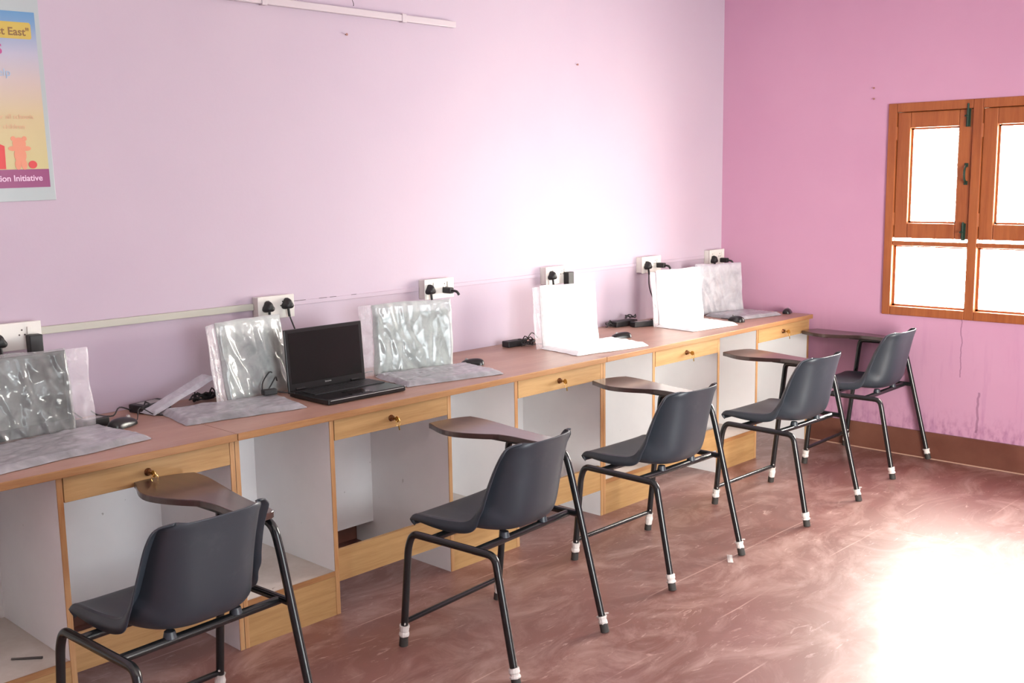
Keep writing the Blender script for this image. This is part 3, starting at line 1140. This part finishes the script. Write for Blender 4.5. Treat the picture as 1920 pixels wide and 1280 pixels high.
def plug(x, z, label, kind, cable=None):
    t = thing('power_plug', label, 'plug', (x, -SD - 0.0012, z), 0, 'black power plugs')
    bm = bmesh.new()
    if kind == 'round':
        # rounded triangular moulded top with grip shoulders
        poly = []
        for k in range(22):
            a = 2 * PI * k / 22
            r = 0.022 + 0.004 * math.cos(3 * (a - PI / 2))
            poly.append((r * math.cos(a), r * math.sin(a)))
        rings = []
        for s, d in ((1.0, 0.0), (1.02, -0.008), (0.92, -0.018), (0.78, -0.026), (0.45, -0.031)):
            rings.append([bm.verts.new((px * s, d, pz * s)) for px, pz in poly])
        for A, B in zip(rings, rings[1:]):
            for k in range(22):
                bm.faces.new((A[k], A[(k + 1) % 22], B[(k + 1) % 22], B[k]))
        bm.faces.new(rings[0][::-1])
        bm.faces.new(rings[-1])
        obj('plug_body', bm, 'matt_black', t, smooth=True)
        obj('strain_relief', tube_bm([(0, -0.014, -0.018), (0, -0.016, -0.034), (0.002, -0.016, -0.048)], 0.0055, 10), 'matt_black', t, smooth=True)
    elif kind == 'brick':
        obj('plug_body', boxes((-0.022, 0.022, -0.034, 0, -0.044, 0.02)), 'matt_black', t, bevel=0.003)
    else:
        obj('plug_body', boxes((-0.014, 0.014, -0.05, 0, -0.014, 0.014)), 'matt_black', t, bevel=0.005)
        obj('strain_relief', tube_bm(smooth_path([(0, -0.046, 0), (0.012, -0.068, -0.004), (0.02, -0.075, -0.02)]), 0.006, 10), 'matt_black', t, smooth=True)
    if cable:
        obj('cable', tube_bm(smooth_path(cable, 0.02), 0.0032, 8), 'cable_black', t, smooth=True)


plug(-4.385, 1.055, 'black power plug at the very left edge of the photo', 'round', [(0, -.016, -.04), (0, -.03, -.12), (0, -.03, -.30)])
plug(-4.275, 1.050, 'square black plug adapter in the leftmost socket box', 'brick')
plug(-3.352, 1.070, 'short black plug, left one in the box beside the uncovered laptop', 'round')
plug(-3.262, 1.075, 'black plug with a cable running down behind the uncovered laptop', 'round',
     [(0, -.016, -.04), (.03, -.02, -.12), (.07, -.02, -.2), (.09, -.03, -.29), (.05, -.06, -.317)])
plug(-2.490, 1.065, 'left black plug in the box above the crinkled silvery laptop', 'round')
plug(-2.395, 1.058, 'right black plug, seen side-on, above the crinkled silvery laptop', 'side')
plug(-1.655, 1.066, 'left black plug in the box above the whitest middle laptop', 'round')
plug(-1.535, 1.060, 'square black plug on the right of the box above the whitest middle laptop', 'brick')
plug(-0.84, 1.062, 'black plug with a thin cable hanging down beside the second laptop from the end wall', 'round',
     [(0, -.016, -.04), (0, -.02, -.12), (.03, -.03, -.2), (.04, -.05, -.27), (.0, -.07, -.312)])
plug(-0.735, 1.060, 'side-on black plug above the second laptop from the end wall', 'side')
plug(-0.165, 1.052, 'left black plug in the far corner socket box', 'round')
plug(-0.075, 1.046, 'right black plug in the far corner, above the last laptop', 'side')

# trunking between the boxes; wall colour imitates white plastic lost to overexposure
segs = [(-4.242, -3.393, 'trunking_white', 'pale plastic cable trunking on the wall between the two leftmost socket boxes'),
        (-3.222, -2.516, 'long_wall_paint', 'cable trunking coloured as lost in wall glare, right of the uncovered laptop plugs'),
        (-2.334, -1.691, 'long_wall_paint', 'cable trunking coloured as lost in wall glare, on the wall behind the bare stretch of middle desk'),
        (-1.509, -0.881, 'long_wall_paint', 'cable trunking coloured as lost in wall glare, above the adapters on the farthest desk'),
        (-0.699, -0.196, 'long_wall_paint', 'cable trunking coloured as lost in wall glare, nearest the far corner')]
for a, b, m_, lab in segs:
    pale = m_ == 'trunking_white'
    o = obj('cable_trunking', boxes((a, b, -0.014 if pale else -0.006, -0.0004, 1.060, 1.086 if pale else 1.078)), m_, bevel=0.0015)
    tag(o, lab, 'trunking', 'cable trunking along the wall')
    if m_ != 'trunking_white':
        g = bmesh.new()
        rnd = random.Random(int(abs(a) * 100))
        xx = a + 0.02
        while xx < min(a + 0.36, b - 0.05) and a < -2.5:
            ln = rnd.uniform(0.02, 0.07)
            box(g, xx, xx + ln, -0.0064, -0.006, 1.0775, 1.0795)
            xx += ln + rnd.uniform(0.01, 0.08)
        if len(g.verts):
            obj('open_seam', g, 'slot_dark', o)
        else:
            g.free()
# left stretch beyond the first box
o = obj('cable_trunking', boxes((-5.6, -4.448, -0.014, -0.0004, 1.060, 1.086)), 'trunking_white', bevel=0.0015)
tag(o, 'pale cable trunking running out of frame left of the leftmost socket box', 'trunking', 'cable trunking along the wall')

# batten high on the wall
t = thing('wall_batten', 'long slim white batten fixed high on the pale pink wall', 'batten', (-2.95, 0, 2.255))
obj('channel', boxes((-0.69, 0.69, -0.022, -0.0005, -0.014, 0.014)), 'batten_white', t, bevel=0.003)
for k in (-0.33, 0.38):
    obj('clip', boxes((k - 0.012, k + 0.012, -0.025, -0.0005, -0.018, 0.018)), 'batten_white', t, bevel=0.002)
bm = tube_bm(smooth_path([(-2.86, -0.003, 2.33), (-2.862, -0.03, 2.305), (-2.85, -0.028, 2.285), (-2.845, -0.02, 2.278)]), 0.0014, 6)
tag(obj('wire_hook', bm, 'slot_dark', smooth=True), 'tiny bent wire sticking out just above the white wall batten', 'wire')
for (x, y, z, ax, lab) in ((-2.876, 0, 2.162, 'y', 'small rusty nail just below the white wall batten'),
                           (-1.388, 0, 2.136, 'y', 'small rusty nail alone high on the long wall towards the corner'),
                           (0, -0.965, 2.021, 'x', 'upper of two nails left of the window top'),
                           (0, -0.967, 1.963, 'x', 'lower of two nails left of the window top')):
    bm = bmesh.new()
    lathe(bm, [(0.002, 0.0), (0.002, -0.008), (0.0055, -0.0085), (0.0055, -0.010)], 10, (x, y, z), ax)
    tag(obj('wall_nail', bm, 'nail_brown', smooth=True), lab, 'nail', 'nails in the walls')

# ------------------------------------------------------------------ adapters and cable tangles


def coil(cx, cy, z, r, turns, seed, squash=0.5, lift=0.012):
    rnd = random.Random(seed)
    pts = []
    n = int(turns * 9)
    for k in range(n):
        a = 2 * PI * k / 9
        rr = r * (1 + rnd.uniform(-.25, .25))
        pts.append((cx + rr * math.cos(a), cy + rr * squash * math.sin(a), z + 0.004 + abs(rnd.gauss(0, 1)) * lift))
    return smooth_path(pts, 0.01)


def adapter(x, y, rz, label, tangles, size=(0.10, 0.045, 0.028), label_face=True, z=H):
    t = thing('power_adapter', label, 'power adapter', (x, y, z), R(rz), 'laptop power adapters on the desks')
    a, b, c = size
    br = obj('brick', boxes((-a / 2, a / 2, -b / 2, b / 2, 0.0008, c)), 'matt_black', t, bevel=0.004)
    if label_face:
        obj('rating_label', boxes((-a * 0.32, a * 0.32, -b * 0.32, b * 0.32, c, c + 0.0004)), 'grey_plastic', br)
    for pts in tangles:
        obj('cable', tube_bm(pts, 0.0026, 7), 'cable_black', t, smooth=True)
    return t


adapter(-4.155, -0.185, 8, 'dark adapter with a grey label between the left-edge laptop and its mouse',
        [smooth_path([(.05, 0, .012), (.03, .05, .045), (.07, .07, .02), (.12, .06, .01), (.16, .08, .03), (.22, .09, .006)]),
         smooth_path([(-.05, 0, .01), (-.04, .06, .055), (.0, .08, .03), (.02, .06, .004)])], (0.10, 0.05, 0.032))
adapter(-3.89, -0.080, 12, 'flat black adapter lying with its cables beside the empty plastic sleeve',
        [smooth_path([(.05, 0, .02), (.08, .01, .03), (.09, -.01, .012), (.065, -.02, .01)]), coil(.0, -.02, .012, .045, 2.0, 3, .4, .008)],
        (0.13, 0.075, 0.030))
t = thing('cable_bundle', 'small tangle of dark cable behind the empty plastic sleeve', 'cable', (-3.685, -0.085, H))
for k in range(3):
    obj('cable', tube_bm(coil(0.01 * k, 0.0, 0.002, .045, 2.3, 20 + k, .35, .012), 0.0028, 7), 'cable_black', t, smooth=True)
adapter(-3.512, -0.275, -12, 'small black block lying on the wrapped keyboard corner left of the uncovered laptop',
        [smooth_path([(.02, .0, .01), (.05, -.02, .006), (.08, -.05, .004)]),
         smooth_path([(-.02, .02, .01), (.0, .06, .04), (.04, .09, .07), (.06, .12, .05), (.03, .15, .004)]),
         smooth_path([(.0, .02, .01), (.03, .05, .03), (.06, .08, .05), (.08, .12, .02)])], (0.055, 0.03, 0.022), False, H + 0.022)
t = thing('cable_bundle', 'black cable loop just behind the uncovered laptop, right side', 'cable', (-2.985, -0.11, H))
obj('cable', tube_bm(smooth_path([(-.14, -.02, .004), (-.06, .0, .012), (0, .0, .03), (.06, .03, .03), (.08, .05, .05), (.05, .06, .055)]), 0.003, 7), 'cable_black', t, smooth=True)
obj('cable', tube_bm(smooth_path([(-.14, -.05, .004), (-.04, -.03, .006), (.05, -.02, .008), (.1, .0, .004)]), 0.003, 7), 'cable_black', t, smooth=True)
adapter(-1.985, -0.095, -4, 'black adapter with tangled cable left of the whitest middle laptop',
        [coil(.07, -.01, .0, .05, 3, 5, .45, .016), coil(.03, -.06, .0, .035, 2.4, 6, .5, .012),
         smooth_path([(.05, .0, .012), (.1, .01, .03), (.14, .02, .05), (.18, .02, .02)]),
         smooth_path([(.05, -.02, .01), (.1, -.05, .004), (.18, -.09, .003)])], (0.12, 0.05, 0.03), False)
adapter(-1.045, -0.17, -18, 'black adapter with a white label, left of the second laptop from the end wall',
        [smooth_path([(.05, .0, .012), (.08, .03, .03), (.11, .04, .01)])], (0.13, 0.05, 0.03))
adapter(-1.085, -0.07, -5, 'second flat black adapter, against the wall under the thin hanging cable',
        [coil(-.10, .0, .0, .035, 2.6, 9, .4, .016), coil(.06, .0, .03, .04, 2.4, 10, .4, .014)], (0.17, 0.06, 0.03), False)

# silvery memory stick-like plug in front of the crinkled laptop
t = thing('usb_plug', 'small silver plug lying before the crinkled silvery laptop', 'plug', (-2.855, -0.315, H), R(15))
obj('metal_tip', boxes((0.012, 0.03, -0.006, 0.006, 0.002, 0.008)), 'mark_silver', t, bevel=0.001)
obj('plug_body', boxes((-0.02, 0.012, -0.009, 0.009, 0.001, 0.012)), 'matt_black', t, bevel=0.003)

# empty plastic sleeve across the back of the nearest desk
bm = flat_sleeve_bm(0.30, 0.075, 17.0, th=0.010, amp=0.006)
o = obj('plastic_sleeve', bm, 'sleeve_grey', smooth=True, loc=(-3.80, -0.135, H + 0.050), rot=(R(4), R(-18), R(10)))
tag(o, 'empty pale plastic sleeve lying across cables behind the wrapped keyboard on the nearest desk', 'plastic sleeve')

# stick on the shelf, scrap on the floor
bm = tube_bm([(-0.045, 0, 0.004), (0.045, 0.002, 0.004)], [0.0030, 0.0038], 6)
tag(obj('wooden_stick', bm, 'slot_dark', smooth=True, loc=(-4.56, -0.52, 0.1655), rot=(0, 0, R(-42))), 'thin dark stick on the shelf of the nearest desk', 'stick')
bm = flat_sleeve_bm(0.09, 0.022, 31.0, th=0.003, amp=0.006)
tag(obj('plastic_scrap', bm, 'white_film', smooth=True, loc=(-2.075, -1.385, 0.0), rot=(0, 0, R(35))), 'torn scrap of pale film on the red floor by a chair foot', 'scrap')

# ------------------------------------------------------------------ poster
mat('poster_backing', srgb(166, 176, 178), 0.3)
m = mat('poster_print', srgb(200, 190, 150), 0.3)
q = NT(m)
sp = q.n('ShaderNodeSeparateXYZ')
q.l(q.coord(), sp.inputs[0])
mr = q.n('ShaderNodeMapRange')
mr.inputs['From Min'].default_value = 0.0
mr.inputs['From Max'].default_value = 0.56
q.l(sp.outputs['Z'], mr.inputs['Value'])
q.l(q.ramp(mr.outputs[0], [(0.0, srgb(188, 178, 126)), (0.32, srgb(192, 174, 134)), (0.52, srgb(188, 172, 168)), (0.68, srgb(172, 170, 188)),
                           (0.86, srgb(108, 144, 182)), (1.0, srgb(52, 128, 176))]), q.b.inputs['Base Color'])
mat('poster_magenta', srgb(134, 50, 104), 0.3)
mat('poster_yellow', srgb(190, 166, 78), 0.3)
mat('poster_brown', srgb(120, 88, 50), 0.4)
mat('poster_pale_text', srgb(226, 190, 216), 0.4)
mat('poster_pink_text', srgb(176, 70, 130), 0.4)
mat('poster_blue_text', srgb(150, 178, 206), 0.4)
mat('poster_peach_text', srgb(208, 164, 132), 0.4)
mat('poster_bear', srgb(210, 134, 104), 0.4)
mat('poster_red', srgb(200, 52, 54), 0.4)
t = thing('wall_poster', 'laminated poster with a purple foot band hanging at the top left', 'poster', (-4.145, 0, 1.512), 0)
t.rotation_euler = (0, R(-1.0), 0)
PB = -0.004
obj('backing', boxes((-0.56, 0.006, PB, -0.0006, 0, 0.70)), 'poster_backing', t, bevel=0.001)
pr = obj('print', boxes((-0.545, -0.010, PB - 0.0006, PB, 0, 0.514)), 'poster_print', t, loc=(0, 0, 0.098))
yy = PB - 0.0012
obj('foot_band', boxes((-0.545, -0.010, yy, PB, 0.044, 0.104)), 'poster_magenta', t)
bm = bmesh.new()
prism(bm, [(-0.53, 0.525), (-0.03, 0.525), (-0.026, 0.53), (-0.026, 0.572), (-0.03, 0.578), (-0.30, 0.578), (-0.53, 0.56)], yy, PB, 'y')
obj('title_band', bm, 'poster_yellow', t)
RT = (R(90), 0, 0)
text_mesh('title_text', 'First East"', 0.035, 'poster_brown', t, (-0.032, yy - 0.0003, 0.536), RT, 0.0002, 'RIGHT', 0, 0.0006)
text_mesh('heading_text', 'COMPUTERS', 0.045, 'poster_pink_text', t, (-0.125, yy - 0.0003, 0.475), RT, 0.0002, 'RIGHT', 0, 0.001)
text_mesh('small_text', 'learn and help', 0.034, 'poster_blue_text', t, (-0.105, yy - 0.0003, 0.405), RT, 0.0002, 'RIGHT')
text_mesh('caption_text', 'an initiative for all schools', 0.022, 'poster_peach_text', t, (-0.044, yy - 0.0003, 0.268), RT, 0.0002, 'RIGHT')
text_mesh('caption_text', 'learning for children', 0.022, 'poster_peach_text', t, (-0.075, yy - 0.0003, 0.236), RT, 0.0002, 'RIGHT')
text_mesh('band_text', 'Education Initiative', 0.028, 'poster_pale_text', t, (-0.034, yy - 0.0005, 0.066), RT, 0.0002, 'RIGHT', 0, 0.0004)
bm = bmesh.new()


DISC = [0]


def disc(bm, cx, cz, rx, rz, n=20):
    DISC[0] += 1
    prism(bm, [(cx + rx * math.cos(2 * PI * k / n), cz + rz * math.sin(2 * PI * k / n)) for k in range(n)], yy - 0.0001 * DISC[0], PB, 'y')


disc(bm, -0.100, 0.188, 0.022, 0.020)
disc(bm, -0.118, 0.204, 0.008, 0.008)
disc(bm, -0.082, 0.204, 0.008, 0.008)
disc(bm, -0.100, 0.150, 0.020, 0.026)
disc(bm, -0.121, 0.172, 0.016, 0.008)
disc(bm, -0.079, 0.172, 0.016, 0.008)
disc(bm, -0.110, 0.120, 0.010, 0.017)
disc(bm, -0.090, 0.120, 0.010, 0.017)
obj('printed_teddy', bm, 'poster_bear', t)
bm = bmesh.new()
disc(bm, -0.062, 0.119, 0.014, 0.013)
obj('printed_ball', bm, 'poster_red', t)
bm = bmesh.new()
prism(bm, [(-0.19, 0.106), (-0.15, 0.106), (-0.148, 0.18), (-0.17, 0.19), (-0.19, 0.18)], yy - 0.0002, PB, 'y')
obj('printed_block', bm, 'poster_red', t)
